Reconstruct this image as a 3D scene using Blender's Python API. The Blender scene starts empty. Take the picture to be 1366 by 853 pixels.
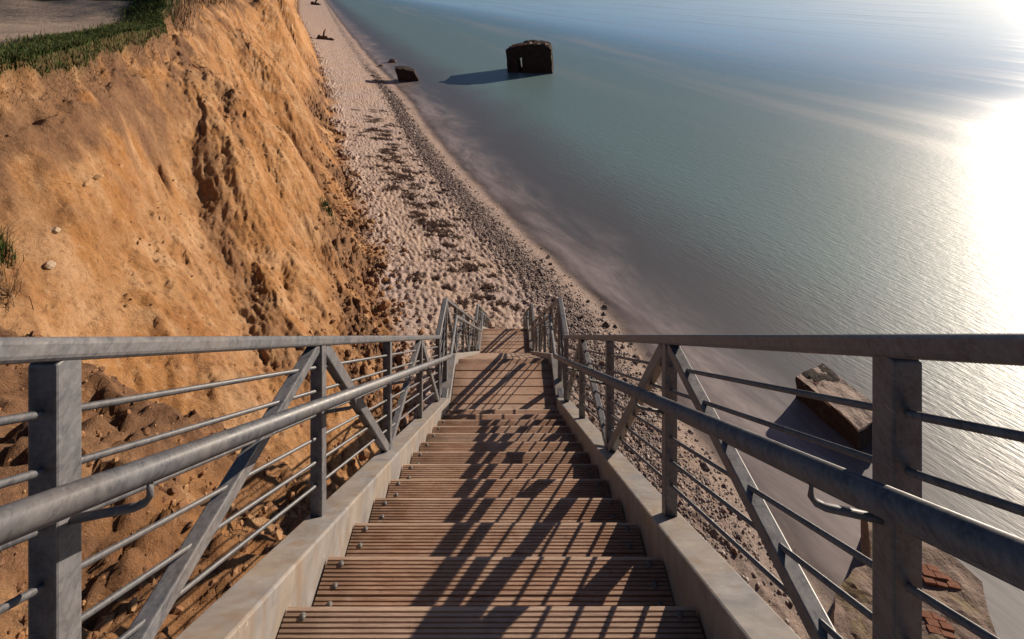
import bpy, bmesh, math, random
import numpy as np
from mathutils import Vector, Matrix

random.seed(7)
RNG = np.random.default_rng(11)
sc = bpy.context.scene
COL = sc.collection
R = math.radians

# ------------------------------------------------------------------ camera
FPX = 640.0                                   # focal length in photo pixels (photo 1366 wide)
cam_d = bpy.data.cameras.new('camera')
cam = bpy.data.objects.new('camera', cam_d); COL.objects.link(cam)
cam.location = (0, 0, 0); cam.rotation_euler = (R(90), 0, 0)
cam_d.sensor_width = 36.0; cam_d.sensor_fit = 'HORIZONTAL'
cam_d.lens = 36.0 * FPX / 1366.0
cam_d.shift_x = 7.0 / 1366.0
cam_d.shift_y = -446.5 / 1366.0
cam_d.clip_start = 0.02; cam_d.clip_end = 12000
sc.camera = cam

# ------------------------------------------------------------------ light
SUN_EL, SUN_AZ = R(18.0), R(53.0)
world = bpy.data.worlds.new('World'); sc.world = world; world.use_nodes = True
wn = world.node_tree; wn.nodes.clear()
sky = wn.nodes.new('ShaderNodeTexSky'); sky.sky_type = 'NISHITA'; sky.sun_disc = False
sky.sun_elevation = SUN_EL; sky.sun_rotation = SUN_AZ
sky.air_density = 0.55; sky.dust_density = 0.3; sky.ozone_density = 2.0
bg = wn.nodes.new('ShaderNodeBackground'); bg.inputs['Strength'].default_value = 0.05
wo = wn.nodes.new('ShaderNodeOutputWorld')
wn.links.new(sky.outputs[0], bg.inputs[0]); wn.links.new(bg.outputs[0], wo.inputs[0])
sun_d = bpy.data.lights.new('sun', 'SUN'); sun_d.energy = 5.0; sun_d.angle = R(0.5)
sun_d.color = (1.0, 0.85, 0.69)
sun = bpy.data.objects.new('sun', sun_d); COL.objects.link(sun)
to_sun = Vector((math.sin(SUN_AZ)*math.cos(SUN_EL), math.cos(SUN_AZ)*math.cos(SUN_EL), math.sin(SUN_EL)))
sun.rotation_euler = to_sun.to_track_quat('Z', 'Y').to_euler()
sun.location = (30, 30, 30)
sc.view_settings.view_transform = 'Standard'; sc.view_settings.look = 'None'
sc.view_settings.exposure = 0.6; sc.view_settings.gamma = 1.0
sc.view_settings.use_curve_mapping = False

# ------------------------------------------------------------------ helpers
def tag(o, label=None, cat=None, group=None, kind=None):
    if label: o['label'] = label
    if cat: o['category'] = cat
    if group: o['group'] = group
    if kind: o['kind'] = kind
    return o
def link(name, me, mat=None, parent=None):
    o = bpy.data.objects.new(name, me); COL.objects.link(o)
    if mat is not None and len(me.materials) == 0: me.materials.append(mat)
    if parent is not None: o.parent = parent
    return o
def empty(name, loc=(0, 0, 0)):
    o = bpy.data.objects.new(name, None); COL.objects.link(o); o.location = loc
    o.empty_display_size = 0.2
    return o
def np_mesh(name, verts, faces, attrs=None, smooth=True):
    """verts (N,3), faces (M,k) arrays -> mesh, fast."""
    me = bpy.data.meshes.new(name)
    verts = np.asarray(verts, dtype=np.float32); faces = np.asarray(faces, dtype=np.int32)
    n, (m, k) = len(verts), faces.shape
    me.vertices.add(n); me.vertices.foreach_set('co', verts.ravel())
    me.loops.add(m*k); me.loops.foreach_set('vertex_index', faces.ravel())
    me.polygons.add(m); me.polygons.foreach_set('loop_start', np.arange(0, m*k, k, dtype=np.int32))
    me.polygons.foreach_set('loop_total', np.full(m, k, dtype=np.int32))
    me.polygons.foreach_set('use_smooth', np.full(m, smooth, dtype=bool))
    if attrs:
        for an, av in attrs.items():
            a = me.attributes.new(an, 'FLOAT', 'POINT'); a.data.foreach_set('value', np.asarray(av, dtype=np.float32))
    me.update(calc_edges=True); me.validate()
    return me
def prism_mesh(name, poly, x0, x1, bev=0.0, seg=1):
    """polygon in (y, z), extruded from x0 to x1"""
    bm = bmesh.new()
    a = [bm.verts.new((x0, y, z)) for y, z in poly]; b = [bm.verts.new((x1, y, z)) for y, z in poly]
    n = len(poly)
    bm.faces.new(a); bm.faces.new(b[::-1])
    for i in range(n): bm.faces.new((a[i], b[i], b[(i+1) % n], a[(i+1) % n]))
    bmesh.ops.recalc_face_normals(bm, faces=bm.faces)
    if bev: bmesh.ops.bevel(bm, geom=list(bm.edges), offset=bev, segments=seg, profile=0.5, affect='EDGES', clamp_overlap=True)
    me = bpy.data.meshes.new(name); bm.to_mesh(me); bm.free(); return me
def tube_mesh(name, pts, rad, sides=12, cap=True):
    pts = [Vector(p) for p in pts]; bm = bmesh.new(); rings = []
    up = Vector((1, 0.01, 0.02)) if abs((pts[-1]-pts[0]).normalized().x) < .8 else Vector((0, 0, 1))
    rr = rad if hasattr(rad, '__len__') else [rad]*len(pts)
    for i, p in enumerate(pts):
        t0 = (p-pts[i-1]).normalized() if i else None
        t1 = (pts[i+1]-p).normalized() if i < len(pts)-1 else None
        t = ((t0 or t1) + (t1 or t0)).normalized()
        s = t.cross(up)
        if s.length < 1e-3: s = t.cross(Vector((0, 1, 0)))
        s.normalize(); u = s.cross(t).normalized()
        k = 1.0
        if t0 and t1: k = 1.0/max(.6, math.sqrt(max(.1, (1+t0.dot(t1))/2)))
        rings.append([bm.verts.new(p + (s*math.cos(a)*rr[i]*k + u*math.sin(a)*rr[i])) for a in [2*math.pi*j/sides for j in range(sides)]])
    for i in range(len(rings)-1):
        for j in range(sides):
            f = bm.faces.new((rings[i][j], rings[i][(j+1) % sides], rings[i+1][(j+1) % sides], rings[i+1][j])); f.smooth = True
    if cap: bm.faces.new(rings[0][::-1]); bm.faces.new(rings[-1])
    bmesh.ops.recalc_face_normals(bm, faces=bm.faces)
    me = bpy.data.meshes.new(name); bm.to_mesh(me); bm.free(); return me

# numpy gradient noise --------------------------------------------------
_P = np.random.default_rng(3).permutation(4096).astype(np.int64)
_A = np.random.default_rng(4).uniform(0, 2*np.pi, 4096)
_GX, _GY = np.cos(_A), np.sin(_A)
def pn(x, y, seed=0):
    x = np.asarray(x, float) + seed*17.31; y = np.asarray(y, float) + seed*9.73
    xi = np.floor(x).astype(np.int64); yi = np.floor(y).astype(np.int64); xf = x-xi; yf = y-yi
    def g(ix, iy):
        h = _P[(_P[(ix) & 4095] + iy) & 4095]; return _GX[h], _GY[h]
    u = xf*xf*xf*(xf*(xf*6-15)+10); v = yf*yf*yf*(yf*(yf*6-15)+10)
    a = g(xi, yi); b = g(xi+1, yi); c = g(xi, yi+1); d = g(xi+1, yi+1)
    n00 = a[0]*xf + a[1]*yf; n10 = b[0]*(xf-1) + b[1]*yf
    n01 = c[0]*xf + c[1]*(yf-1); n11 = d[0]*(xf-1) + d[1]*(yf-1)
    return ((n00*(1-u)+n10*u)*(1-v) + (n01*(1-u)+n11*u)*v)*1.5
def fbm(x, y, oct=4, seed=0, gain=.5):
    s = 0; a = 1.0
    for i in range(oct): s = s + a*pn(x*2**i, y*2**i, seed+i); a *= gain
    return s
def cell(x, y, seed=0):
    """distance to the nearest jittered feature point"""
    xi = np.floor(x).astype(np.int64); yi = np.floor(y).astype(np.int64); best = np.full(np.shape(x), 9.0)
    for dx in (-1, 0, 1):
        for dy in (-1, 0, 1):
            h = _P[(_P[(xi+dx+seed*31) & 4095] + yi+dy) & 4095]
            px = xi+dx+.5+.42*_GX[h]; py = yi+dy+.5+.42*_GY[h]
            best = np.minimum(best, (px-x)**2 + (py-y)**2)
    return np.sqrt(best)
def sm(x, a, b):
    t = np.clip((x-a)/(b-a), 0, 1); return t*t*(3-2*t)

# material helpers ------------------------------------------------------
class M:
    def __init__(s, name):
        s.m = bpy.data.materials.new(name); s.m.use_nodes = True; s.t = s.m.node_tree
        s.b = s.t.nodes['Principled BSDF']; s.out = s.t.nodes['Material Output']
    def n(s, typ, **kw):
        nd = s.t.nodes.new(typ)
        for k, v in kw.items(): setattr(nd, k, v)
        return nd
    def l(s, a, b): s.t.links.new(a, b)
    def pos(s, kind='Object', scale=(1, 1, 1), rot=(0, 0, 0)):
        tc = s.n('ShaderNodeTexCoord'); mp = s.n('ShaderNodeMapping')
        mp.inputs['Scale'].default_value = scale; mp.inputs['Rotation'].default_value = rot
        s.l(tc.outputs[kind], mp.inputs['Vector']); return mp.outputs[0]
    def along(s, deg, scale):
        v = s.pos('Object', (1, 1, 1), (0, 0, R(-deg))); mp = s.n('ShaderNodeMapping'); mp.inputs['Scale'].default_value = scale
        s.l(v, mp.inputs['Vector']); return mp.outputs[0]
    def noise(s, vec, scale, detail=4, rough=.55, dist=0.0):
        nd = s.n('ShaderNodeTexNoise'); nd.inputs['Scale'].default_value = scale
        nd.inputs['Detail'].default_value = detail; nd.inputs['Roughness'].default_value = rough
        nd.inputs['Distortion'].default_value = dist; s.l(vec, nd.inputs['Vector']); return nd.outputs['Fac']
    def ramp(s, fac, stops):
        nd = s.n('ShaderNodeValToRGB'); el = nd.color_ramp.elements
        while len(el) < len(stops): el.new(.5)
        for e, (p, c) in zip(el, stops):
            e.position = p; e.color = (c, c, c, 1) if not hasattr(c, '__len__') else (*c, 1)
        s.l(fac, nd.inputs['Fac']); return nd.outputs['Color']
    def mix(s, fac, a, b, blend='MIX'):
        nd = s.n('ShaderNodeMix', data_type='RGBA', blend_type=blend)
        for v, i in ((fac, 0), (a, 6), (b, 7)):
            if isinstance(v, (int, float)): nd.inputs[i].default_value = v
            elif hasattr(v, '__len__'): nd.inputs[i].default_value = (*v, 1)
            else: s.l(v, nd.inputs[i])
        return nd.outputs[2]
    def math(s, op, a, b=0.0, clamp=False):
        nd = s.n('ShaderNodeMath', operation=op); nd.use_clamp = clamp
        for v, i in ((a, 0), (b, 1)):
            if isinstance(v, (int, float)): nd.inputs[i].default_value = v
            else: s.l(v, nd.inputs[i])
        return nd.outputs[0]
    def attr(s, name):
        nd = s.n('ShaderNodeAttribute', attribute_name=name); return nd.outputs['Fac']
    def rnd(s): return s.n('ShaderNodeObjectInfo').outputs['Random']
    def bump(s, h, strength=.3, dist=.02, prev=None):
        nd = s.n('ShaderNodeBump'); nd.inputs['Strength'].default_value = strength; nd.inputs['Distance'].default_value = dist
        s.l(h, nd.inputs['Height'])
        if prev is not None: s.l(prev, nd.inputs['Normal'])
        return nd.outputs[0]
    def fin(s, color=None, rough=None, normal=None, metal=None, spec=None):
        for v, k in ((color, 'Base Color'), (rough, 'Roughness'), (metal, 'Metallic'), (spec, 'Specular IOR Level'), (normal, 'Normal')):
            if v is None: continue
            if isinstance(v, (int, float)): s.b.inputs[k].default_value = v
            elif isinstance(v, tuple): s.b.inputs[k].default_value = (*v, 1)
            else: s.l(v, s.b.inputs[k])
        return s.m

# ------------------------------------------------------------------ materials
def mat_terrain():
    m = M('cliff_and_beach_ground'); p = m.pos('Object')
    beach = m.attr('beach'); brown = m.attr('brown'); wet = m.attr('wet'); gravel = m.attr('gravel'); grassy = m.attr('grassy'); pathm = m.attr('path')
    ps = m.along(115, (1, .50, .50))
    big = m.noise(p, .25, 5, .6, .6); mid = m.noise(ps, 1.3, 6, .62, .4); fine = m.noise(p, 9, 5, .65); grit = m.noise(p, 40, 3, .7)
    sand = m.mix(m.ramp(big, [(.35, 0.0), (.65, 1.0)]), (.305, .138, .043), (.36, .185, .074))
    sand = m.mix(m.ramp(mid, [(.44, 0.0), (.66, .85)]), sand, (.46, .285, .155))
    sand = m.mix(m.ramp(m.noise(ps, .8, 5, .6, 1.0), [(.52, 0.0), (.64, .55)]), sand, (.27, .110, .034))
    sand = m.mix(m.ramp(fine, [(.30, .5), (.48, 0.0)]), sand, (.20, .09, .035))
    crisp = m.noise(m.along(115, (1, .7, .7)), 5.5, 9, .74, .3)
    sand = m.mix(m.ramp(crisp, [(.36, .75), (.47, 0.0)]), sand, (.17, .078, .032))
    sand = m.mix(m.ramp(crisp, [(.56, 0.0), (.66, .55)]), sand, (.50, .33, .19))
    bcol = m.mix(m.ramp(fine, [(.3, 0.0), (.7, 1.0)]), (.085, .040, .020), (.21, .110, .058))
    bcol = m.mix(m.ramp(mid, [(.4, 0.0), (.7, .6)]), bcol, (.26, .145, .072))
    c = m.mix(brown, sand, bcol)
    bs = m.mix(m.ramp(fine, [(.3, 0.0), (.7, 1.0)]), (.34, .25, .215), (.49, .385, .34))
    bs = m.mix(m.ramp(big, [(.4, 0.0), (.7, .5)]), bs, (.50, .34, .22))
    bs = m.mix(m.ramp(grit, [(.30, .6), (.42, 0.0)]), bs, (.20, .13, .09))
    c = m.mix(beach, c, bs)
    c = m.mix(m.math('MULTIPLY', wet, .8), c, (.33, .235, .185))
    gv = m.n('ShaderNodeTexVoronoi'); gv.inputs['Scale'].default_value = 14; m.l(p, gv.inputs['Vector'])
    c = m.mix(m.math('MULTIPLY', gravel, m.ramp(grit, [(.35, 1.0), (.62, .55)])), c, m.mix(m.n('ShaderNodeSeparateColor').outputs[0] if False else gv.outputs['Distance'], (.045, .033, .028), (.24, .18, .155)))
    pc = m.mix(m.ramp(fine, [(.3, 0.0), (.7, 1.0)]), (.30, .22, .165), (.43, .33, .26))
    c = m.mix(pathm, c, pc)
    c = m.mix(grassy, c, m.mix(fine, (.013, .024, .005), (.032, .042, .011)))
    h = m.math('ADD', m.math('MULTIPLY', fine, .6), m.math('MULTIPLY', grit, .35))
    nb = m.bump(h, .8, .08)
    nb = m.bump(m.noise(ps, 4, 9, .74, .4), .75, .16, nb)
    rough = m.math('SUBTRACT', .95, m.math('MULTIPLY', wet, .45))
    return m.fin(c, rough, nb, spec=.25)
def mat_water():
    m = M('sea_water'); tc = m.n('ShaderNodeTexCoord')
    shore = m.attr('shore'); depth = m.attr('depth')
    p = m.pos('Object', (1, 1, 1)); crest = m.along(126, (.35, 1.4, 1))
    soft = m.noise(p, .12, 4, .55, .8)
    sw = m.math('ADD', shore, m.math('MULTIPLY', m.math('SUBTRACT', soft, .5), 5.0))
    def rng(x, a, b):
        nd = m.n('ShaderNodeMapRange'); nd.interpolation_type = 'SMOOTHSTEP'; m.l(x, nd.inputs[0])
        nd.inputs[1].default_value = a; nd.inputs[2].default_value = b; return nd.outputs[0]
    col = m.mix(rng(sw, .6, 3.6), (.150, .120, .118), (.090, .090, .098))
    col = m.mix(rng(sw, 4.0, 14.0), col, (.122, .190, .196))
    col = m.mix(rng(shore, 18.0, 80.0), col, (.098, .205, .300))
    col = m.mix(rng(shore, 90.0, 400.0), col, (.058, .140, .275))
    # drifting foam: long soft veils beside the shore, thin swell lines farther out
    veil = m.noise(m.along(116, (.17, .50, 1)), 1.1, 6, .62, 1.2)
    near = m.math('MULTIPLY', m.math('SUBTRACT', 1.0, rng(sw, 1.2, 5.0)), .85)
    mott = m.ramp(m.noise(m.along(120, (.5, 1.6, 1)), 2.2, 6, .7, .6), [(.30, .35), (.70, 1.0)])
    near = m.math('MULTIPLY', near, mott)
    foam = m.math('MULTIPLY', m.ramp(veil, [(.36, 0.05), (.68, .85)]), near)
    lines = m.ramp(m.noise(m.along(110, (.012, .13, 1)), 1.0, 5, .55, .5), [(.50, 0.0), (.72, .30)])
    foam = m.math('ADD', foam, m.math('MULTIPLY', lines, rng(shore, 14, 40)), clamp=True)
    col = m.mix(foam, col, (.44, .38, .375))
    chop = m.math('SUBTRACT', 1.0, rng(shore, 28, 85))
    w1 = m.noise(crest, .9, 3, .6, .3); w2 = m.noise(crest, 5.0, 3, .6, .2)
    far = rng(shore, 0.5, 8)
    nb = m.bump(w1, .03, .25); nb2 = m.bump(m.math('MULTIPLY', w2, m.math('MULTIPLY', chop, rng(shore, 3, 9))), .55, .05, nb)
    rough = m.math('ADD', m.math('ADD', .16, m.math('MULTIPLY', chop, .26)), m.math('MULTIPLY', foam, .2), clamp=True)
    m.fin(col, rough, nb2); m.b.inputs['IOR'].default_value = 1.33
    a = rng(m.math('ADD', depth, m.math('MULTIPLY', m.math('SUBTRACT', m.noise(p, .7, 4, .6), .5), .12)), .0, .17)
    tr = m.n('ShaderNodeBsdfTransparent'); mx = m.n('ShaderNodeMixShader')
    m.l(a, mx.inputs[0]); m.l(tr.outputs[0], mx.inputs[1]); m.l(m.b.outputs[0], mx.inputs[2]); m.l(mx.outputs[0], m.out.inputs[0])
    return m.m
def mat_steel():
    m = M('galvanised_steel'); p = m.pos('Object'); g = m.n('ShaderNodeNewGeometry').outputs['Position']
    sp = m.noise(g, 26, 5, .65, .5); big = m.noise(g, 3.5, 4, .6, .3); scr = m.noise(m.pos('Object', (30, 4, 30)), 3, 3, .6)
    c = m.mix(m.ramp(sp, [(.32, 0.0), (.7, 1.0)]), (.048, .050, .060), (.135, .136, .146))
    c = m.mix(m.ramp(big, [(.45, 0.0), (.75, .55)]), c, (.19, .155, .13))
    c = m.mix(m.ramp(scr, [(.66, 0.0), (.74, .5)]), c, (.32, .30, .29))
    c = m.mix(m.math('MULTIPLY', m.rnd(), .25), c, (.12, .115, .115))
    vo = m.n('ShaderNodeTexVoronoi'); vo.inputs['Scale'].default_value = 150; m.l(g, vo.inputs['Vector'])
    c = m.mix(m.math('MULTIPLY', m.ramp(vo.outputs['Color'], [(.25, 0.0), (.75, 1.0)]), .22), c, (.24, .235, .235))
    c = m.mix(m.ramp(m.noise(g, 8, 5, .7, .8), [(.60, 0.0), (.68, .45)]), c, (.055, .05, .048))
    return m.fin(c, m.ramp(sp, [(.2, .36), (.8, .58)]), m.bump(sp, .06, .01), metal=.0, spec=.4)
def mat_stringer():
    m = M('weathered_zinc_plate'); g = m.n('ShaderNodeNewGeometry').outputs['Position']
    a = m.noise(g, 9, 6, .65, .5); b = m.noise(g, 2.2, 4, .6, .8); st = m.noise(m.pos('Object', (6, 6, .8)), 3, 4, .6)
    c = m.mix(m.ramp(a, [(.3, 0.0), (.7, 1.0)]), (.135, .128, .13), (.29, .275, .265))
    c = m.mix(m.ramp(b, [(.42, 0.0), (.7, .7)]), c, (.29, .225, .155))
    c = m.mix(m.ramp(st, [(.50, 0.0), (.72, .7)]), c, (.20, .130, .075))
    c = m.mix(m.ramp(m.noise(g, 60, 3, .6), [(.68, 0.0), (.74, .6)]), c, (.46, .44, .42))
    return m.fin(c, .58, m.bump(a, .10, .01), metal=.15)
def mat_wood(nose=False):
    m = M('worn_nosing_hardwood' if nose else 'grooved_hardwood'); g = m.n('ShaderNodeNewGeometry').outputs['Position']
    mp = m.n('ShaderNodeMapping'); mp.inputs['Scale'].default_value = (1.6, 16, 16); m.l(g, mp.inputs['Vector'])
    gr = m.noise(mp.outputs[0], 5, 6, .65, .4); pat = m.noise(g, 4, 4, .6, .4); dust = m.noise(g, 18, 5, .7)
    ends = m.math('ABSOLUTE', m.math('ADD', m.n('ShaderNodeSeparateXYZ').outputs[0], .044))
    sx = ends.node.inputs[0].links[0].from_node.inputs[0].links[0].from_node; m.l(g, sx.inputs[0])
    c = m.mix(m.ramp(gr, [(.3, 0.0), (.7, 1.0)]), (.25, .130, .078), (.50, .320, .222))
    c = m.mix(m.ramp(m.rnd(), [(.0, .55), (.45, 0.0)]), c, (.17, .088, .055))
    c = m.mix(m.ramp(m.rnd(), [(.6, 0.0), (1.0, .45)]), c, (.42, .33, .27))
    c = m.mix(m.ramp(pat, [(.45, 0.0), (.72, .6)]), c, (.44, .315, .24))
    c = m.mix(m.ramp(dust, [(.58, 0.0), (.70, .6)]), c, (.50, .39, .31))
    c = m.mix(m.ramp(dust, [(.28, .6), (.38, 0.0)]), c, (.11, .06, .04))
    dirt = m.math('MULTIPLY', m.ramp(ends, [(.40, 0.0), (.60, 1.0)]), m.ramp(pat, [(.35, .85), (.65, .25)]))
    c = m.mix(dirt, c, (.105, .070, .048))
    mid = m.math('MULTIPLY', m.ramp(ends, [(.05, 1.0), (.48, 0.0)]), m.ramp(m.noise(g, 6, 5, .7, .5), [(.42, 0.0), (.66, .7)]))
    c = m.mix(mid, c, (.52, .37, .27))
    if nose:
        ob = m.n('ShaderNodeSeparateXYZ'); m.l(m.pos('Object'), ob.inputs[0])
        c = m.mix(m.math('MULTIPLY', m.ramp(m.math('MULTIPLY', ob.outputs[1], 9.0), [(.80, 0.0), (.90, .8)]), m.ramp(pat, [(.3, .4), (.7, 1.0)])), c, (.60, .44, .33))
    return m.fin(c, .82, m.bump(gr, .35, .006), spec=.25)
def mat_concrete(name, c0, c1, dark, lichen=0.0, sc_=1.0):
    m = M(name); p = m.pos('Object')
    a = m.noise(p, 2.2*sc_, 6, .68, .5); b = m.noise(p, 9*sc_, 5, .7)
    c = m.mix(m.ramp(a, [(.3, 0.0), (.7, 1.0)]), c0, c1)
    c = m.mix(m.ramp(b, [(.30, .9), (.45, 0.0)]), c, dark)
    if lichen: c = m.mix(m.ramp(m.noise(p, 1.2*sc_, 5, .6), [(.5, 0.0), (.66, lichen)]), c, (.22, .18, .04))
    return m.fin(c, .92, m.bump(b, .6, .05, m.bump(a, .5, .12)), spec=.2)
def mat_plain(name, c0, c1, scale=8, rough=.9, bump=.4, dist=.02):
    m = M(name); p = m.pos('Object'); a = m.noise(p, scale, 5, .65)
    c = m.mix(m.ramp(a, [(.3, 0.0), (.7, 1.0)]), c0, c1)
    c = m.mix(m.math('MULTIPLY', m.rnd(), .5), c, c0)
    return m.fin(c, rough, m.bump(a, bump, dist), spec=.25)
def mat_pebbles():
    m = M('shore_pebbles'); r = m.attr('tone')
    c = m.ramp(r, [(0, (.05, .035, .03)), (.35, (.13, .095, .085)), (.6, (.22, .17, .15)), (.8, (.16, .085, .055)), (1, (.46, .40, .36))])
    a = m.noise(m.pos('Object'), 25, 4, .6)
    c = m.mix(m.ramp(a, [(.4, 0.0), (.8, .4)]), c, (.30, .25, .22))
    return m.fin(c, .65, m.bump(a, .3, .01), spec=.3)
def mat_blade(name, stops):
    m = M(name); return m.fin(m.ramp(m.attr('tone'), stops), .75, spec=.2)

TERR = mat_terrain(); WATER = mat_water(); STEEL = mat_steel(); PLATE = mat_stringer(); WOOD = mat_wood(); WOODN = mat_wood(True)
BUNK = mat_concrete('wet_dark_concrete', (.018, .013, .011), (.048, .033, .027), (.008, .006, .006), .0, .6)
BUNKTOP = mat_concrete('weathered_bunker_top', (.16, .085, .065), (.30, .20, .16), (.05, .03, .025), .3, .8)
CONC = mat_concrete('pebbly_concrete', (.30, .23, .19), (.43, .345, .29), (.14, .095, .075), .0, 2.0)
CONC_SHADE = mat_concrete('shaded_block_concrete', (.032, .025, .022), (.065, .048, .042), (.016, .012, .011), .0, 2.0)  # darkened concrete: the shade on the block's sides is in the colour
CONCL = mat_concrete('lichened_concrete', (.15, .105, .085), (.25, .185, .15), (.07, .045, .035), .35, 1.5)
BRICK = mat_plain('red_brick', (.17, .065, .038), (.26, .11, .06), 12)
BRICKD = mat_plain('dull_brick', (.17, .075, .055), (.24, .12, .09), 12)
STONE = mat_plain('beach_stone', (.07, .05, .042), (.17, .125, .105), 6, .7)
PALE = mat_plain('pale_stone', (.34, .235, .15), (.50, .39, .29), 9)
PEB = mat_pebbles()
DARKW = mat_plain('dark_driftwood', (.045, .028, .02), (.12, .075, .05), 10)
GRASS = mat_blade('rim_grass', [(0, (.018, .034, .006)), (.6, (.045, .075, .014)), (.9, (.09, .085, .026)), (1, (.22, .15, .06))])
CLOD = mat_blade('fallen_clay', [(0, (.11, .055, .028)), (.7, (.26, .13, .06)), (1, (.34, .20, .10))])
DRY = mat_blade('dry_stalks', [(0, (.09, .055, .03)), (1, (.22, .14, .075))])
WEED = mat_blade('dry_seaweed', [(0, (.030, .017, .012)), (1, (.12, .06, .04))])

# ------------------------------------------------------------------ terrain height
SEA = -14.0
YW = [-40, 0, 8, 11.6, 14.5, 19.5, 28, 35.8, 42.7, 56, 69, 94, 149, 299, 520]
XW = [22, 9.2, 8.4, 7.4, 6.6, 5.2, 1.0, -2.6, -5.7, -10.6, -15.7, -26.6, -49, -109, -197]
YF = [-40, 0, 4, 8, 12, 14, 16, 17.5, 19.2, 25.2, 32.3, 44.8, 73, 115, 201, 320, 520]
XF = [12, .5, -.2, -1.0, -2.2, -3.2, -4.3, -5.0, -5.3, -7.9, -11.2, -16.5, -28.6, -48, -88, -140, -226]
YR = [-40, 0, 8, 11.5, 14, 20.9, 30, 45, 60, 75, 100, 150, 300, 520]
XR = [-10, -10.8, -11.1, -11.5, -12.3, -15.1, -20.3, -26.5, -31, -35.5, -48, -71, -143, -236]
def smooth_interp(y, ys, xs):
    o = 0
    for d, w in ((-1.2, .2), (-.5, .2), (0, .2), (.5, .2), (1.2, .2)): o = o + w*np.interp(y+d*np.clip(np.abs(y)*.08, .5, 6), ys, xs)
    return o
def gauss(y, c, w, a): return a*np.exp(-((y-c)/w)**2)
# rows
ys = [-6.0]
while ys[-1] < 500: ys.append(ys[-1] + max(.065, ys[-1]*.0044 if ys[-1] < 45 else ys[-1]*.0075))
ys = np.array(ys); NR = len(ys)
v_pl = np.linspace(-1, 0, 46)[:-1]; v_cl = np.linspace(0, 1, 231)[:-1]; v_be = np.linspace(1, 2, 191)[:-1]; v_se = np.linspace(2, 3, 24)
vv = np.concatenate([-(np.abs(v_pl)**1.8), v_cl, v_be, 2+(v_se-2)**1.5]); NC = len(vv)
Yg, Vg = np.meshgrid(ys, vv, indexing='ij')
xr = smooth_interp(ys, YR, XR) + .45*pn(ys*.35, ys*0, 5) + .18*pn(ys*1.3, ys*0, 6)
xf = smooth_interp(ys, YF, XF) + .35*pn(ys*.3, ys*0+3.3, 8)
xw = smooth_interp(ys, YW, XW) + .25*pn(ys*.12, ys*0+1.7, 9)
xpl = xr - 45; xse = xw + 30
Xg = np.empty_like(Yg)
for (a, b, x0, x1) in ((-1, 0, xpl, xr), (0, 1, xr, xf), (1, 2, xf, xw), (2, 3, xw, xse)):
    k = (Vg >= a) & (Vg <= b); t = (Vg-a)/(b-a)
    Xg = np.where(k, x0[:, None]*(1-t) + x1[:, None]*t, Xg)
vc = np.clip(Vg, 0, 1); cliffw = np.sin(np.pi*vc**.85)
bulge = (gauss(Yg, 20.5, 2.6, 1.0)+gauss(Yg, 25.5, 2.4, -1.25)+gauss(Yg, 32, 3.6, 1.5)+gauss(Yg, 41, 4, -1.6)
         + gauss(Yg, 52, 5, .9)+gauss(Yg, 60, 4, -1.2)+gauss(Yg, 72, 6, 1.6)+gauss(Yg, 14, 2.5, -.5))
bulge = bulge + 1.0*pn(Yg*.16+vc*1.1, Yg*0+vc*.6, 21) + .20*pn(Yg*.42+vc*1.8, vc*1.2, 22)
S = Yg*1.1; D = vc*14.0                                                      # along the coast, down the face
ztop = -1.75 + 2.0*sm(Yg, 20.5, 28) + .012*np.clip(Yg-28, 0, 60)
prof = np.interp(vc, [0, .015, .05, .30, .6, .84, .95, 1], [0, .05, .105, .36, .625, .855, .945, 1])
zc = ztop + (-12.55-ztop)*prof
disp = 1.6*bulge*cliffw*sm(vc, .02, .25)
far_fade = np.clip(24/np.maximum(Yg, 1), .25, 1)
st = fbm(S*1.1+D*.35, D*.30, 4, 31); fine = fbm(S*3.3+D*.9, D*1.1, 4, 35); rid = 1-np.abs(fbm(S*.9+D*.5, D*.35, 4, 41))*2
clod = np.abs(fbm(Xg*2.1, Yg*2.1, 4, 51))
face = cliffw**.5*sm(vc, .0, .06)
iso = fbm(S*.33+D*.12, D*.27, 5, 171, .55); crk = 1-np.abs(fbm(S*.75+D*.55, D*.55, 4, 181, .6))*2.2
crk2 = 1-np.abs(fbm(S*1.7-D*.5, D*1.1, 3, 185, .6))*2.2
patch = sm(fbm(S*.22, D*.22, 3, 187), -.05, .3)
led = fbm(S*.55+D*.4, D*.75, 4, 191, .55); led = (np.floor(led*5) + sm(led*5-np.floor(led*5), .0, .30))/5.0
disp = disp + face*(.32*iso + .03*st + .055*fine + .035*fbm(S*8+D*2.5, D*5, 3, 161) + .11*led*(.35+.65*patch))
disp = disp - face*(.10*np.clip((crk-.86)/.14, 0, 1)*patch + .04*np.clip((crk2-.86)/.14, 0, 1)*(1-patch*.5))
rim = np.exp(-((vc-.035)/.05)**2)*(Vg > 0)
disp = disp + rim*(.30*fbm(S*.9, D*.9, 5, 61, .6) - .18)
foot = np.exp(-((Vg-.97)/.17)**2)
footn = foot*sm(fbm(S*.35, D*.2, 3, 66), -.35, .25)
disp = disp + footn*(.5*clod - .08)
# gash with a dark undercut in the upper face
gash = np.exp(-(((Yg-15.0)+(Xg+10.9)*.15)/.11)**2 - ((Xg+10.9)/.42)**2)
disp = disp - .35*gash
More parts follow.
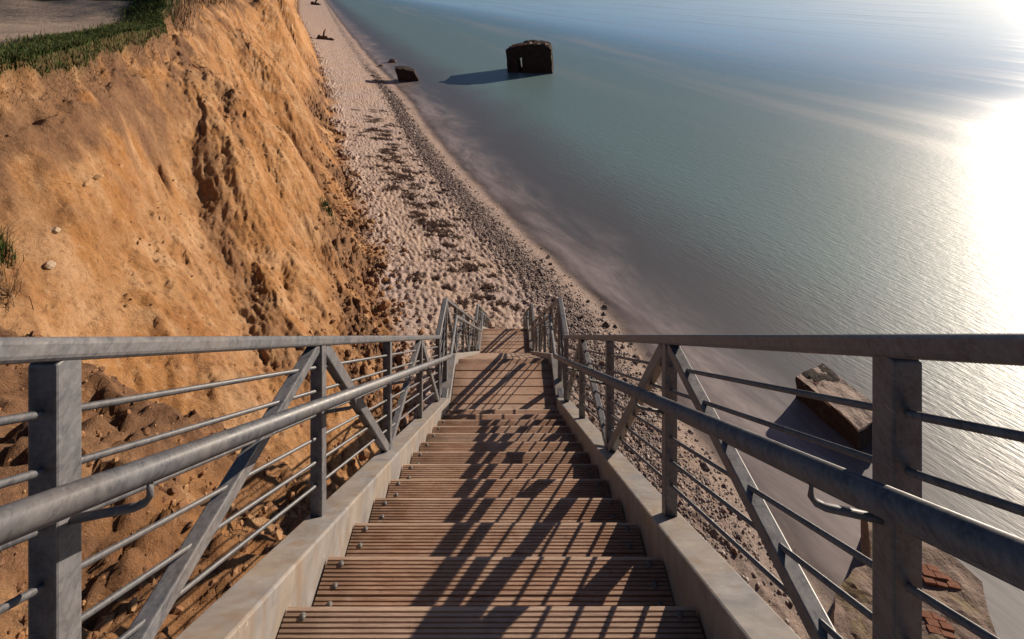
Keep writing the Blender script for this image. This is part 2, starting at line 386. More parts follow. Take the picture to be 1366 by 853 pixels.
# plateau and beach
pl = np.clip(-Vg, 0, 1)
zpl = ztop + .08*fbm(Xg*.5, Yg*.5, 3, 71) + .5*pl
tb = np.clip(Vg-1, 0, 1)
zb = -12.55 + (SEA+.0 + 12.55)*tb**.92
dune = (.05*fbm(Xg*.5, Yg*.5, 3, 81))
q = cell(Xg*5.0, Yg*5.0, 3); q2 = cell(Xg*3.0, Yg*3.0, 5)
foots = (np.minimum(q, .62)-.45)*.14 + (np.minimum(q2, .6)-.45)*.08 + .03*fbm(Xg*5, Yg*5, 2, 84)
sandy = sm(tb, .02, .12)*(1-sm(tb, .66, .80))
zb = zb + dune*sandy + foots*sandy*np.clip(30/np.maximum(Yg, 1), .35, 1) + footn*(.45*clod-.05)
zb = zb + .04*fbm(Xg*3, Yg*3, 3, 88)*sm(tb, .5, .7)*(1-sm(tb, .80, .92))
zs = SEA - .10*np.clip(Xg-xw[:, None], 0, 60)**1.15
Z = np.where(Vg <= 0, zpl, np.where(Vg <= 1, zc+disp, np.where(Vg <= 2, zb, zs)))
# spur of earth the stairs climb down beside
X0 = Xg
spur = -(2.3+.74*Yg) - .55*np.clip(Yg-5.5, 0, 50) + .50*np.clip(-X0-1.2, 0, 30) - 1.05*np.clip(X0-.2, 0, 30)
spur = np.minimum(spur, -1.55+.0*X0) + .20*clod + .30*fbm(X0*.6, Yg*.6, 3, 95) + .07*fbm(X0*5, Yg*5, 4, 97, .6)
spur = np.where(Yg < 0, np.minimum(spur, -1.9), spur)
kk = .35; hh = np.clip(.5+.5*(spur-Z)/kk, 0, 1)
Z2 = Z*(1-hh) + spur*hh + kk*hh*(1-hh)
Z = Z2; spur_m = hh
# attributes
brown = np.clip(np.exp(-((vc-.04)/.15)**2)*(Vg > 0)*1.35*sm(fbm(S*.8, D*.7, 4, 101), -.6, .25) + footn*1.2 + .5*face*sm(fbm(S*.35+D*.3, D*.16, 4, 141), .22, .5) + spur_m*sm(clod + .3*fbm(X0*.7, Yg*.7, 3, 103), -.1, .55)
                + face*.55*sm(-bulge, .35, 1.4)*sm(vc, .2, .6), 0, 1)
left_near = sm(-X0-Yg*.2, 1.6, 3.4)*spur_m
brown = np.clip(brown*(1-.45*spur_m*(1-left_near)) + .7*left_near, 0, 1)*np.where(Vg > 1.5, 1-sm(Vg, 1.5, 1.6), 1)
beach = sm(Vg + .05*fbm(S*.5, D*0+Xg*.5, 3, 105), 1.0, 1.12)*(1-spur_m)
shore_d = (Xg-xw[:, None])*.91
wet = sm(shore_d + .5*fbm(Xg*.4, Yg*.4, 3, 107), -1.9, -.5)*(1-spur_m)
gwid = np.clip(2.0 - .02*Yg, 1.0, 2.0) + .6*pn(ys*.4, ys*0, 111)[:, None]
rimd = xr[:, None]-Xg
grassy = sm(rimd, -.16, .04)*(1-sm(rimd, gwid, gwid+.5))*(Vg < .05)
grassy = np.maximum(grassy, np.where((Yg > 24) & (Vg <= .03), 1.0, 0.0))
path = np.where((Vg <= 0), 1.0, 0.0)*(1-grassy)
idx = np.arange(NR*NC).reshape(NR, NC)
F = np.stack([idx[:-1, :-1], idx[:-1, 1:], idx[1:, 1:], idx[1:, :-1]], -1)
P3 = np.stack([Xg, Yg, Z], -1)
gc = np.interp(ys, [11, 20, 40, 70], [2.6, 2.5, 2.4, 2.6])[:, None]
gravel = np.exp(-((Xg-xw[:, None]+gc + .5*fbm(Xg*.35, Yg*.35, 3, 151))/np.interp(ys, [11, 18, 30, 60], [1.5, 1.2, .95, .9])[:, None])**4)*sm(Yg, 6, 12)*(1-spur_m)*(.75+.5*fbm(Xg*.8, Yg*.8, 3, 153))
AT = {'gravel': np.clip(gravel, 0, 1), 'beach': beach, 'brown': brown, 'wet': wet, 'grassy': grassy, 'path': path}
icol = {'p': int(np.searchsorted(vv, -.0001)), 'b': int(np.searchsorted(vv, 1.06))}
def sheet(name, c0, c1):
    sel = slice(c0, c1+1); pts = P3[:, sel].reshape(-1, 3); nr, nc = P3[:, sel].shape[:2]
    ii = np.arange(nr*nc).reshape(nr, nc)
    f = np.stack([ii[:-1, :-1], ii[:-1, 1:], ii[1:, 1:], ii[1:, :-1]], -1).reshape(-1, 4)
    me = np_mesh(name, pts, f, {k: a[:, sel].ravel() for k, a in AT.items()})
    return tag(link(name, me, TERR), kind='structure')
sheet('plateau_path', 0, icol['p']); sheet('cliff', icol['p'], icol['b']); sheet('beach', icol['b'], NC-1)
def ground(x, y):
    i = int(np.clip(np.searchsorted(ys, y), 1, NR-1)); w = (y-ys[i-1])/(ys[i]-ys[i-1])
    return float((1-w)*np.interp(x, Xg[i-1], Z[i-1]) + w*np.interp(x, Xg[i], Z[i]))
def wl(y): return float(np.interp(y, ys, xw))
def foot_x(y): return float(np.interp(y, ys, xf))
def rim_x(y): return float(np.interp(y, ys, xr))

# ------------------------------------------------------------------ sea
wy = np.concatenate([np.linspace(-60, -4, 15)[:-1], np.arange(-4, 60, .35), np.geomspace(60, 500, 160), np.geomspace(520, 6000, 30)])
wt = np.concatenate([np.arange(-4, 16, .3), np.geomspace(16, 6000, 90)])
Wy, Wt = np.meshgrid(wy, wt, indexing='ij')
wx = np.interp(wy, ys, xw); wx = np.where(wy > 499, xw[-1]-(wy-499)*.4, wx); wx = np.where(wy < -6, xw[0]+(-6-wy)*.35, wx)
Wx = wx[:, None] + Wt
zt = np.empty_like(Wx)
for i, y in enumerate(wy):
    j = int(np.clip(np.searchsorted(ys, y), 1, NR-1)); zt[i] = np.interp(Wx[i], Xg[j], Z[j])
nr, nc = Wx.shape; ii = np.arange(nr*nc).reshape(nr, nc)
f = np.stack([ii[:-1, :-1], ii[:-1, 1:], ii[1:, 1:], ii[1:, :-1]], -1).reshape(-1, 4)
sea_me = np_mesh('sea', np.stack([Wx, Wy+0*Wx, np.full_like(Wx, SEA+.11)], -1).reshape(-1, 3), f,
                 {'shore': (Wt*.91+.5).ravel(), 'depth': np.clip(SEA+.11-zt, -1, 5).ravel()})
tag(link('sea', sea_me, WATER), kind='structure')

# ------------------------------------------------------------------ staircase
XCEN = -.044; G = .31; R1 = .2263; R2 = .233; T1 = .73; T2 = R2/G
H0 = .794
Y_L1a, Y_L1b = 5.124, 6.10; Z_L1 = -(H0 + T1*(4.53+13)*G)
Y_L2a, Y_L2b = Y_L1b + 17*G, 12.50; Z_L2 = Z_L1 - 18*R2
Z_END = Z_L2 - 18*R1
KY = [-1.45, 5.11, 5.72, 11.40, 12.02, 17.75]                       # kinks shared by stringers and rails
stair = empty('staircase', (XCEN, 17.8, Z_END))
tag(stair, 'long galvanised steel staircase with grooved wooden treads descending to the beach', 'staircase')
OFF = Vector(stair.location)
def spart(name, me, mat, parent=stair, loc=None):
    o = link(name, me, mat, parent)
    if loc is None: me.transform(Matrix.Translation(-OFF))
    else: o.location = Vector(loc) - OFF
    return o
def line_path(k):
    """height k above the pitch line, kinked at the landings"""
    z1 = -(H0-k) - T1*KY[1]
    z2 = z1 - T2*(KY[3]-KY[2])
    return [(KY[0], -(H0-k)-T1*KY[0]), (KY[1], z1), (KY[2], z1), (KY[3], z2), (KY[4], z2), (KY[5], z2-T1*(KY[5]-KY[4]))]
def path_z(k, y):
    p = line_path(k); return float(np.interp(y, [a for a, b in p], [b for a, b in p]))
def band(ka, kb, y0=None, y1=None):
    a = [p for p in line_path(ka)]; b = [p for p in line_path(kb)]
    if y0 is not None:
        def clip(pp, k): return [(y0, path_z(k, y0))] + [p for p in pp if y0+1e-4 < p[0] < y1-1e-4] + [(y1, path_z(k, y1))]
        a = clip(a, ka); b = clip(b, kb)
    return a + b[::-1]
SK = [(KY[0], -(H0-.094)-T1*KY[0]), (5.36, -(H0-.094)-T1*5.36), (5.40, Z_L1+.055), (6.12, Z_L1+.055), (11.66, Z_L2+.055), (12.52, Z_L2+.055),
      (KY[5], Z_L2+.055-T1*(KY[5]-12.52))]
def sz(y): return float(np.interp(y, [a for a, b in SK], [b for a, b in SK]))
def sband(y0, y1, depth=.29):
    a = [(y0, sz(y0))] + [p for p in SK if y0+1e-4 < p[0] < y1-1e-4] + [(y1, sz(y1))]
    return a + [(y, z-depth) for y, z in a[::-1]]
# stringers: three lengths on each side with a dark joint at each landing
for s in (-1, 1):
    xi, xo = XCEN+s*.601, XCEN+s*.727
    for (y0, y1) in ((KY[0], 5.355), (5.405, 11.60), (11.66, KY[5])):
        yy1 = min(y1, KY[5])
        spart('stringer', prism_mesh('stringer', sband(y0, yy1), min(xi, xo), max(xi, xo), .007, 2), PLATE)
    for yj, in ((5.42,), (11.68,)):
        zj = sz(yj)
        # square tube end at the joint, solid; a dark plate paints its shaded inside
        bm = bmesh.new(); w = .03
        me = prism_mesh('joint_tube', [(yj-.05, zj+.004), (yj+.10, zj+.004), (yj+.10, zj+.07), (yj-.05, zj+.07)], XCEN+s*.628, XCEN+s*.69, .004, 1)
        spart('joint_tube', me, STEEL)
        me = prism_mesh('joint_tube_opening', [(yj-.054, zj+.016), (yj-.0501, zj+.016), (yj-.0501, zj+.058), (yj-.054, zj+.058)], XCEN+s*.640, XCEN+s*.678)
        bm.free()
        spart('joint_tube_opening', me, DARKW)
# tread boards
def board_mesh(w=.105, t=.038, n=9, L=1.19):
    pitch = w/n; prof = [(0, -t), (w, -t)]
    top = []
    for i in range(n):
        a = i*pitch; top += [(a+.0024 if i else a, 0), (a+pitch-.0024 if i < n-1 else a+pitch, 0)]
        if i < n-1: top += [(a+pitch-.0016, -.0046), (a+pitch+.0016, -.0046)]
    me = prism_mesh('tread_board', prof + top[::-1], -L/2, L/2); return me
BOARD = board_mesh(); BOARD.materials.append(WOOD)
NOSE = BOARD.copy(); NOSE.materials.clear(); NOSE.materials.append(WOODN)
PLANK = prism_mesh('landing_board', [(0, -.038), (.106, -.038), (.106, 0), (0, 0)], -.595, .595, .003, 2); PLANK.materials.append(WOOD)
bmb = bmesh.new(); bmesh.ops.create_uvsphere(bmb, u_segments=10, v_segments=6, radius=.0070)
bmesh.ops.scale(bmb, vec=(1, 1, .6), verts=bmb.verts)
bmesh.ops.create_cone(bmb, cap_ends=True, segments=12, radius1=.0100, radius2=.0094, depth=.003)
BOLT = bpy.data.meshes.new('bolt'); bmb.to_mesh(BOLT); bmb.free(); BOLT.materials.append(mat_plain('dull_bolt', (.10, .09, .085), (.17, .155, .145), 60, .6, .1))
for pl_ in BOLT.polygons: pl_.use_smooth = True
def board(y0, z, bolts, plank=False, nose=False):
    o = bpy.data.objects.new('landing_board' if plank else 'tread_board', PLANK if plank else NOSE if nose else BOARD); COL.objects.link(o); o.parent = stair
    o.location = Vector((XCEN + random.uniform(-.002, .002), y0, z + random.uniform(-.0012, .0012))) - OFF
    o.rotation_euler = (random.uniform(-.006, .006), random.uniform(-.0008, .0008), random.uniform(-.001, .001))
    if bolts:
        for sx in (-1, 1):
            for by in (.023, .083):
                b = bpy.data.objects.new('bolt', BOLT); COL.objects.link(b); b.parent = o
                b.location = (sx*(.545+random.uniform(-.004, .004)), by + random.uniform(-.002, .002), .001)
def flight(n0, n1, ynose, z0, rise, bolts):
    for n in range(n0, n1):
        yn = ynose + (n-n0)*G; z = z0 - (n-n0)*rise
        for b in range(3): board(yn - .105 - b*.1105, z, bolts and b < 2, nose=(b == 0))
flight(-5, 13, (4.53-5)*G, -(H0+T1*(4.53-5)*G), R1, True)
y = Y_L1a - .02
while y + .11 < Y_L1b + .01: board(y, Z_L1, False, True); y += .1175
flight(0, 17, Y_L1b+G, Z_L1-R2, R2, False)
y = Y_L2a - .02
while y + .11 < Y_L2b + .01: board(y, Z_L2, False, True); y += .1175
flight(0, 17, Y_L2b+G, Z_L2-R1, R1, False)
# posts, diagonals, rods, rails
post_y = [-1.41, -.33, .757, 1.846, 2.93, 4.02, 5.09, 5.70]
post_y += [5.70+(11.40-5.70)*i/5 for i in range(1, 6)] + [12.0] + [12.0+(17.70-12.0)*i/5 for i in range(1, 6)]
PS = .047
for s in (-1, 1):
    xp = XCEN + (.678 if s > 0 else -.690); kr = .005 if s > 0 else 0.0
    for i, py_ in enumerate(post_y):
        yc = py_ + PS/2; zb_, zt_ = sz(yc)-.02, path_z(.752+kr, yc)+.012
        spart('post', prism_mesh('post', [(py_, zb_), (py_+PS, zb_), (py_+PS, zt_), (py_, zt_)], xp-PS/2, xp+PS/2, .004, 2), STEEL)
        # foot plate weld
        if i < len(post_y)-1:
            nb_ = post_y[i+1]; dw = .021
            short = nb_-py_ < .8
            up = (i % 2 == 0) if i < 6 else ((i % 2 == 0) if i not in (6,) else True)
            ya, yb = py_+PS+.012, nb_-.012
            k0, k1 = (.100, .748) if up else (.748, .100)
            za, zb2 = (sz(ya)+.006 if up else path_z(k0, ya)), (path_z(k1, yb) if up else sz(yb)+.006)
            if short: za, zb2 = sz(ya)+.006, path_z(.748, yb)
            d = Vector((yb-ya, zb2-za)).normalized(); nrm = Vector((-d.y, d.x))*dw
            # ends cut along the rail and the stringer
            poly = [(ya-nrm.x, za-nrm.y), (yb-nrm.x, zb2-nrm.y), (yb+nrm.x, zb2+nrm.y), (ya+nrm.x, za+nrm.y)]
            spart('diagonal_brace', prism_mesh('diagonal_brace', poly, xp-.0205, xp+.0205, .004, 2), STEEL)
    for k in (.669, .578, .487, .396, .305, .214):
        spart('infill_rod', tube_mesh('infill_rod', [(xp, a, b) for a, b in line_path(k)], .0058, 8), STEEL)
    spart('top_rail', prism_mesh('top_rail', band(.791+kr, .752+kr), xp-.029, xp+.029, .009, 3), STEEL)
    xh = XCEN + s*.556
    hp = line_path(.568); pts = []
    for j, (a, b) in enumerate(hp):
        pts.append((xh, a, b))
    hr = spart('handrail', tube_mesh('handrail', pts, .0185, 18), STEEL)
    for py_ in post_y:
        yb = py_+.05
        if any(abs(yb-k_) < .12 for k_ in KY[1:5]): continue
        z = path_z(.568, yb)
        pts = [(xh, yb, z-.015), (xh, yb, z-.045), (xh+s*.006, yb-.002, z-.053), (xh+s*.02, yb-.006, z-.057), (xp-s*PS/2-s*.0+s*.01, py_+PS/2, z-.057)]
        me = tube_mesh('rail_bracket', pts, .006, 8); me.transform(Matrix.Translation(-OFF))
        link('rail_bracket', me, STEEL, hr)
# steel legs below the landings
for yc, zl in ((5.5, Z_L1), (11.9, Z_L2)):
    for s in (-1, 1):
        x = XCEN+s*.664; zg = ground(x, yc)-.4
        spart('support_leg', prism_mesh('support_leg', [(yc-.06, zg), (yc+.06, zg), (yc+.06, zl-.1), (yc-.06, zl-.1)], x-.06, x+.06, .006, 1), STEEL)
    spart('cross_beam', prism_mesh('cross_beam', [(yc-.06, zl-.24), (yc+.06, zl-.24), (yc+.06, zl-.08), (yc-.06, zl-.08)], XCEN-.6, XCEN+.6, .006, 1), STEEL)

# ------------------------------------------------------------------ concrete ruins
def rough_bm(bm, amp, freq, seed, keep=None):
    for v in bm.verts:
        c = v.co; a = np.array([c.x, c.y, c.z])*freq
        n1 = float(fbm(np.array(a[0]+a[2]*.7), np.array(a[1]-a[2]*.6), 3, seed)); n2 = float(fbm(np.array(a[1]+a[2]), np.array(a[0]), 3, seed+7)); n3 = float(fbm(np.array(a[0]), np.array(a[1]+5), 3, seed+13))
        v.co += Vector((n1, n2, n3))*amp
def block_mesh(name, dims, sub=.25, amp=.05, freq=1.2, seed=1, shape=None):
    dx, dy, dz = dims; bm = bmesh.new()
    nx, ny, nz = [max(1, int(round(d/sub))) for d in dims]
    # six gridded faces welded
    def grid(o, u, v, nu, nv):
        vs = [[bm.verts.new(o + u*(i/nu) + v*(j/nv)) for j in range(nv+1)] for i in range(nu+1)]
        for i in range(nu):
            for j in range(nv): bm.faces.new((vs[i][j], vs[i+1][j], vs[i+1][j+1], vs[i][j+1]))
    o = Vector((-dx/2, -dy/2, 0)); ex, ey, ez = Vector((dx, 0, 0)), Vector((0, dy, 0)), Vector((0, 0, dz))
    grid(o, ex, ey, nx, ny); grid(o+ez, ex, ey, nx, ny); grid(o, ex, ez, nx, nz); grid(o+ey, ex, ez, nx, nz); grid(o, ey, ez, ny, nz); grid(o+ex, ey, ez, ny, nz)
    bmesh.ops.remove_doubles(bm, verts=bm.verts, dist=1e-4)
    if shape:
        for v in bm.verts: v.co = shape(v.co)
    rough_bm(bm, amp, freq, seed)
    bmesh.ops.recalc_face_normals(bm, faces=bm.faces)
    me = bpy.data.meshes.new(name); bm.to_mesh(me); bm.free(); return me
def rot_to(o, e): o.rotation_euler = e

# the bunker standing in the sea: walls with a doorway through, rubble roof
bk = empty('sea_bunker', (4.0, 77.5, SEA-.5)); bk.rotation_euler = (R(2), R(-3.5), R(-8))
tag(bk, 'large dark ruined concrete bunker with a doorway standing far out in the sea', 'bunker')
Wb, Db, Hb = 7.0, 4.2, 4.55
def wall(name, dims, loc, seed, rz=0, shape=None):
    me = block_mesh(name, dims, .35, .10, .9, seed, shape); o = link(name, me, BUNK, bk); o.location = loc; o.rotation_euler = (0, 0, rz); return o
wall('wall', (1.85, Db, Hb-.2), (-Wb/2+.92, 0, 0), 3, shape=lambda c: Vector((c.x*(1-.10*c.z/Hb)-.22*c.z/Hb, c.y, c.z*(1-.06*(c.x+.6)))))
wall('wall', (4.65, .9, Hb-.3), (Wb/2-2.325, -Db/2+.45, 0), 4)
wall('wall', (4.65, .9, Hb-.3), (Wb/2-2.325, Db/2-.45, 0), 5)
wall('wall', (.9, Db-1.9, Hb-.3), (Wb/2-.45, 0, 0), 6)
wall('wall', (.9, Db-1.7, Hb-.3), (Wb/2-4.15, 0, 0), 7)
wall('lintel', (1.1, Db, 1.35), (-Wb/2+2.1, 0, Hb-1.5), 8)
wall('sill', (1.0, Db-.6, .95), (-Wb/2+2.1, 0, 0), 10)
me = block_mesh('roof', (Wb+.1, Db+.1, .85), .3, .16, 1.1, 9, lambda c: Vector((c.x*(1-.10*c.z), c.y, c.z*(.75+.55*math.sin((c.x/Wb+.5)*math.pi*.92)) - .10*(abs(c.x-.9))**1.15*.55)))
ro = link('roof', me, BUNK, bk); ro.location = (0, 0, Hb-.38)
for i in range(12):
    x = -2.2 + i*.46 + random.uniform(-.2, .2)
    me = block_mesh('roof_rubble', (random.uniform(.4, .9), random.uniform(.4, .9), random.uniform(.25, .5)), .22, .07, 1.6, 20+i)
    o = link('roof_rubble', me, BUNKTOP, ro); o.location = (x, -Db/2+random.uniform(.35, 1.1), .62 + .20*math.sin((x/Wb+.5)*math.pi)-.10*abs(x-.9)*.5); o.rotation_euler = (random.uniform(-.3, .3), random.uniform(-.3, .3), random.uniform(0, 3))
# fragment at the waterline
me = block_mesh('bunker_fragment', (2.7, 2.0, 2.7), .25, .10, 1.1, 31, lambda c: Vector((c.x - .30*c.z + .1, c.y, c.z*(1-.05*c.x) - .22*c.z/2.7*max(0, c.x))))
o = link('bunker_fragment', me, BUNK); o.location = (-14.0, 70.0, SEA-.65); o.rotation_euler = (R(3), R(-5), R(10))
tag(o, 'small leaning dark concrete fragment standing at the waterline', 'bunker piece')
# tilted block in the surf at right, a brick strip let into its top
def brick_patch(parent, cx, cy, z, nx, ny, bw, bh, mat, rz=0, skip=()):
    for i in range(nx):
        for j in range(ny):
            if (i, j) in skip: continue
            me = block_mesh('brick', (bw*.93, bh*.9, .05), .5, .008, 5, 50+i*7+j)
            o = link('brick', me, mat, parent); c, s_ = math.cos(rz), math.sin(rz)
            lx = (i-(nx-1)/2)*bw + (bw*.5 if j % 2 else 0)*.5; ly = (j-(ny-1)/2)*bh
            o.location = (cx+lx*c-ly*s_, cy+lx*s_+ly*c, z - .018 + random.uniform(-.022, .010)); o.rotation_euler = (random.uniform(-.05, .05), random.uniform(-.05, .05), rz+random.uniform(-.05, .05))
blk = empty('concrete_block', (10.75, 15.5, SEA-.65)); blk.rotation_euler = (R(1), R(-2), R(22))
tag(blk, 'tilted concrete block lying in the surf, seen through the right railing', 'concrete block')
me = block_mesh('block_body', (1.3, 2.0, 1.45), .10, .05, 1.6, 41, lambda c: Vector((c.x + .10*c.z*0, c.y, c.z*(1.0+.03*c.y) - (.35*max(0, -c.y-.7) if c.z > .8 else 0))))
link('block_body', me, CONC_SHADE, blk)  # whole body in the darkened colour, standing for its shaded faces
me = block_mesh('lit_top_layer', (1.26, 1.96, .10), .10, .03, 2.2, 43, lambda c: Vector((c.x, c.y, c.z*(.5+.5*(c.z > .05)) - .28*max(0, -c.y-.7))))
o = link('lit_top_layer', me, CONC, blk); o.location = (0, 0, 1.39)  # separate paler layer that paints the block's top as sunlit
brick_patch(blk, .0, .58, 1.455, 4, 3, .20, .11, BRICKD, R(0))
# big slab lower right
slab = empty('concrete_slab', (8.15, 9.75, SEA-.3)); slab.rotation_euler = (R(-2), R(4), R(-48))
tag(slab, 'broad fallen concrete slab with red brick patches on the shore at lower right', 'concrete slab')
me = block_mesh('slab_body', (2.1, 4.2, 1.4), .12, .07, 1.3, 61, lambda c: Vector((c.x + .18*math.sin(c.y*2.3), c.y + .12*math.sin(c.x*3), c.z)))
link('slab_body', me, CONCL, slab)
brick_patch(slab, .2, 1.4, 1.42, 3, 3, .24, .12, BRICK, R(40), skip=((2, 2),))
brick_patch(slab, .3, .3, 1.42, 2, 3, .24, .12, BRICK, R(40))

# ------------------------------------------------------------------ stones
def stone_mesh(name, seed, sub=2, flat=.7):
    bm = bmesh.new(); bmesh.ops.create_icosphere(bm, subdivisions=sub, radius=1)
    for v in bm.verts:
        c = v.co; n = float(fbm(np.array(c.x*.9+c.z*.5), np.array(c.y*.9-c.z*.4), 3, seed)); v.co = c*(1+.35*n)
    bmesh.ops.scale(bm, vec=(1.15, .9, flat), verts=bm.verts)
    me = bpy.data.meshes.new(name); bm.to_mesh(me); bm.free()
    return me
SM = [stone_mesh('beach_stone', 200+i*9) for i in range(6)]
for me in SM: me.materials.append(STONE)
n_st = 0
while n_st < 30:
    y = random.uniform(12.5, 26); x = wl(y) + random.triangular(-3.2, 1.3, -.6)
    if x < 1.0: continue
    r = random.triangular(.04, .15, .05)
    o = link('beach_stone', SM[n_st % 6]); o.location = (x, y, max(ground(x, y), SEA-.06)+r*.2); o.scale = (r, r, r)
    o.rotation_euler = (random.uniform(-.4, .4), random.uniform(-.4, .4), random.uniform(0, 6))
    tag(o, 'dark beach stone lying between the stairs and the surf', 'stone', 'dark stones along the water edge'); n_st += 1
for (x, y, r, lb) in ((-20.6, 86, .75, 'dark boulder in the shallows beyond the concrete fragment'), (-21.4, 82, .5, 'smaller dark boulder just ahead of the far shallows boulder')):
    me = stone_mesh('boulder', int(y)); o = link('boulder', me, STONE); o.location = (x, y, SEA+.1); o.scale = (r, r, r); tag(o, lb, 'boulder')
# pale stones stuck in the sand face
def on_ray(px, py):
    a, b = (px-676)/FPX, (py+20)/FPX
    yy = 2.0
    while yy < 480:
        if -b*yy < ground(a*yy, yy): return Vector((a*yy, yy, ground(a*yy, yy)))
        yy += .05 if yy < 60 else .4
    return None
for px, py, r, lb in ((71, 309, .11, 'upper pale stone embedded in the sand face at left'), (64, 356, .10, 'lower pale stone embedded in the sand face at left')):
    q_ = on_ray(px, py); o = link('embedded_stone', stone_mesh('embedded_stone', px), PALE); o.location = q_; o.scale = (r, r, r); tag(o, lb, 'stone')
# pebble bands: uncountable
def scatter(name, n, place, rad, mat, seed, flat=.6):
    rg = np.random.default_rng(seed); bm = bmesh.new(); bmesh.ops.create_icosphere(bm, subdivisions=1, radius=1)
    bv = np.array([v.co[:] for v in bm.verts]); bf = np.array([[v.index for v in f.verts] for f in bm.faces]); bm.free()
    V, Fc, T = [], [], []
    for i in range(n):
        x, y = place(rg); z = ground(x, y); r = rad(rg, y); a = rg.uniform(0, 6.28)
        sx, sy, sz = r*rg.uniform(.8, 1.4), r*rg.uniform(.7, 1.1), r*flat*rg.uniform(.7, 1.2)
        p = bv*(1+rg.normal(0, .09, (len(bv), 1)))*[sx, sy, sz]
        c, s_ = math.cos(a), math.sin(a)
        p = np.stack([p[:, 0]*c-p[:, 1]*s_, p[:, 0]*s_+p[:, 1]*c, p[:, 2]], -1) + [x, y, z+sz*.25]
        V.append(p); Fc.append(bf + i*len(bv)); T.append(np.full(len(bv), rg.uniform()))
    me = np_mesh(name, np.concatenate(V), np.concatenate(Fc), {'tone': np.concatenate(T)}, smooth=False)
    return tag(link(name, me, mat), kind='stuff')
def peb_place(rg):
    y = 11.5 + 75*rg.beta(1.0, 2.6); c = wl(y)
    w = np.interp(y, [11, 18, 30, 60], [2.6, 2.2, 1.5, 1.2])
    return c - np.interp(y, [11, 20, 40, 70], [2.6, 2.5, 2.4, 2.6]) + rg.normal(0, .55)*w*.62, y
o = scatter('pebble_bank', 26000, peb_place, lambda rg, y: rg.gamma(2.0, .013)*np.interp(y, [10, 25, 60], [.6, .85, 1.7])+.008, PEB, 5)
tag(o, 'band of dark pebbles along the upper edge of the swash', 'pebbles')
def rub_place(rg):
    y = rg.uniform(7, 20); return rg.uniform(.9, max(1.2, wl(y)-.6)), y
o = scatter('shore_rubble', 2600, rub_place, lambda rg, y: rg.gamma(1.6, .014)+.008, PEB, 6)
tag(o, 'loose rubble and small stones below the right railing', 'rubble')
# lumps that broke off the cliff
def lump_place(rg):
    y = 9+34*rg.beta(1, 1.6); return foot_x(y)+rg.normal(0, .9), y
o = scatter('clay_lumps', 2600, lump_place, lambda rg, y: rg.gamma(1.5, .026)+.012, CLOD, 8, .75)
tag(o, 'brown clay lumps fallen to the foot of the cliff', 'clay lumps')
def face_place(rg):
    y = 10+24*rg.beta(1, 1.3); u = rg.uniform(.04, .98); return rim_x(y)*(1-u)+foot_x(y)*u, y
o = scatter('face_clods', 800, face_place, lambda rg, y: rg.gamma(1.2, .013)+.006, CLOD, 10, .7)
tag(o, 'small clods and stones stuck on the sandy cliff face', 'clods')
def lump_near(rg):
    y = rg.uniform(.8, 7.5); return -rg.uniform(.9, 1.2+y*.9), y
o = scatter('clay_clods', 2600, lump_near, lambda rg, y: rg.gamma(1.3, .010)+.004, CLOD, 9, .75)
tag(o, 'crumbled clay clods on the slope left of the stairs', 'clay clods')

# ------------------------------------------------------------------ seaweed, grass, twigs
def blades(name, n, place, mat, seed, L=(.1, .2), wd=.006, bend=.6, flat=0.0, parent=None, segs=2, origin=None):
    rg = np.random.default_rng(seed); V, Fc, T = [], [], []; k = 0
    for i in range(n):
        x, y, z = place(rg); l = rg.uniform(*L); a = rg.uniform(0, 6.28); tl = rg.uniform(.1, 1)*bend
        d = np.array([math.cos(a), math.sin(a), 0]); s_ = np.array([-math.sin(a), math.cos(a), 0])*wd*rg.uniform(.7, 1.4)
        t = rg.uniform()
        for j in range(segs+1):
            u = j/segs; h = l*u*(1-flat)*(1-.35*tl*u); p = np.array([x, y, z-.01]) + d*l*tl*u*u*(1 if not flat else 1.2) + np.array([0, 0, h])
            w_ = s_*(1-u*.85); V += [p-w_, p+w_]; T += [t, t]
        for j in range(segs): Fc.append([k+2*j, k+2*j+1, k+2*j+3, k+2*j+2])
        k += 2*(segs+1)
    V = np.array(V)
    if origin is not None: V = V - np.array(origin)
    me = np_mesh(name, V, np.array(Fc), {'tone': np.array(T)}, smooth=False)
    o = link(name, me, mat, parent)
    return o
def rim_place(rg):
    y = 9.5 + 22*rg.beta(1, 1.5); x = rim_x(y) + .08 - abs(rg.normal(0, .50))*np.interp(y, [10, 20, 30], [1.9, 1.7, 1.2])
    return x, y, ground(x, y)
o = blades('rim_grass', 56000, rim_place, GRASS, 21, (.07, .20), .011, .8); tag(o, 'strip of short green grass along the cliff rim', 'grass', kind='stuff')
def rim_near(rg):
    y = rg.uniform(9.5, 26); x = rim_x(y) + abs(rg.normal(.05, .22)); return x, y, ground(x, y)
o = blades('rim_roots', 3200, rim_near, DRY, 24, (.10, .34), .008, 1.2, .5); tag(o, 'dry stems and roots fringing the broken cliff rim', 'roots', kind='stuff')
def rim_far(rg):
    y = rg.uniform(24, 75); x = rim_x(y) + rg.normal(.2, .35); return x, y, ground(x, y)
o = blades('rim_scrub', 7000, rim_far, DRY, 22, (.2, .7), .02, .9); tag(o, 'brown scrub hanging over the far cliff rim', 'scrub', kind='stuff')
wc = []
def wrack_pts():
    rg = np.random.default_rng(33); out = []
    for i in range(190):
        y = 15.5 + 36*rg.beta(1.3, 1.6); f0, w0 = foot_x(y), wl(y); u = rg.normal(.43, .07) if rg.uniform() < .75 else rg.uniform(.2, .68)
        out.append((f0 + (w0-f0)*u, y, rg.uniform(.06, .17)*np.interp(y, [15, 40], [.9, 1.6])))
    return out
WR = wrack_pts()
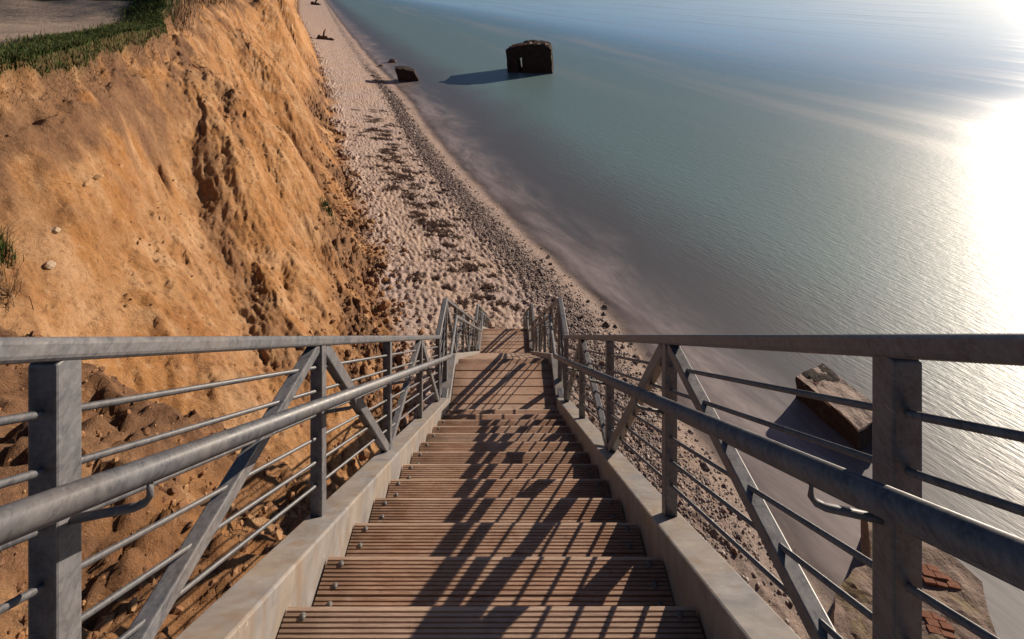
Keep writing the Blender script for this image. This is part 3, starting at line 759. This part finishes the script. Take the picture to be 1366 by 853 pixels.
def wrack_place(rg):
    cx, cy, r = WR[int(rg.integers(len(WR)))]; x, y = cx+rg.normal(0, r*1.2), cy+rg.normal(0, r*.7); return x, y, ground(x, y)+.015
o = blades('seaweed_wrack', 24000, wrack_place, WEED, 34, (.08, .26), .022, 1.0, .75); tag(o, 'dark dry seaweed scattered in a line along the sand', 'seaweed', kind='stuff')
# tuft and dry stalks on the spur at far left
def tuft(name, px, py, label, cat, n, mat, L, spread, seed, bend, wd):
    q_ = on_ray(px, py)
    if q_ is None: return
    t = empty(name, q_); tag(t, label, cat)
    rg0 = np.random.default_rng(seed)
    def pl_(rg):
        x, y = q_.x+rg.normal(0, spread), q_.y+rg.normal(0, spread); return x, y, ground(x, y)
    blades('blades', n, pl_, mat, seed, L, wd, bend, parent=t, origin=q_)
tuft('grass_tuft', -4, 335, 'green grass tuft hanging on the near spur at the left edge', 'grass', 260, GRASS, (.18, .5), .11, 41, 1.1, .008)
tuft('dry_shrub', 4, 392, 'dry brown twigs sprouting below the green tuft at the left edge', 'shrub', 90, DRY, (.3, .75), .12, 42, 1.3, .006)
tuft('beach_plant', 437, 278, 'small green plant at the cliff foot beside the sand', 'plant', 160, GRASS, (.12, .3), .14, 43, .9, .02)
# driftwood
def log(name, a, b, r, label, seed, branches=2):
    root = empty(name, a); tag(root, label, 'driftwood'); rg = random.Random(seed); A, B = Vector(a), Vector(b); n = 7
    pts = [A.lerp(B, i/(n-1)) - A + Vector((0, rg.uniform(-1, 1), rg.uniform(-1, 1)))*r*.5 for i in range(n)]
    link('trunk', tube_mesh('trunk', pts, [r*(1-.5*i/(n-1)) for i in range(n)], 9), DARKW, root)
    for k in range(branches):
        s_ = pts[2+k]; e = s_ + Vector((rg.uniform(-.4, .6), rg.uniform(-.5, .5), rg.uniform(.3, .8)))*r*9
        link('branch', tube_mesh('branch', [s_, s_.lerp(e, .5)+Vector((0, 0, r)), e], [r*.5, r*.35, r*.15], 6), DARKW, root)
y = 95.0
for (px0, px1, py, r, lb, sd) in ((424, 447, 52, .55, 'dark driftwood trunk lying across the far beach', 1), (416, 428, 6, 1.2, 'dark log on the farthest visible beach', 2)):
    yy = FPX*13.0/(py+20); a = ((px0-676)*yy/FPX, yy); b = ((px1-676)*yy/FPX, yy-1)
    log('driftwood', (a[0], a[1], ground(*a)+r*.6), (b[0], b[1], ground(*b)+r*.6), r, lb, sd, 1)
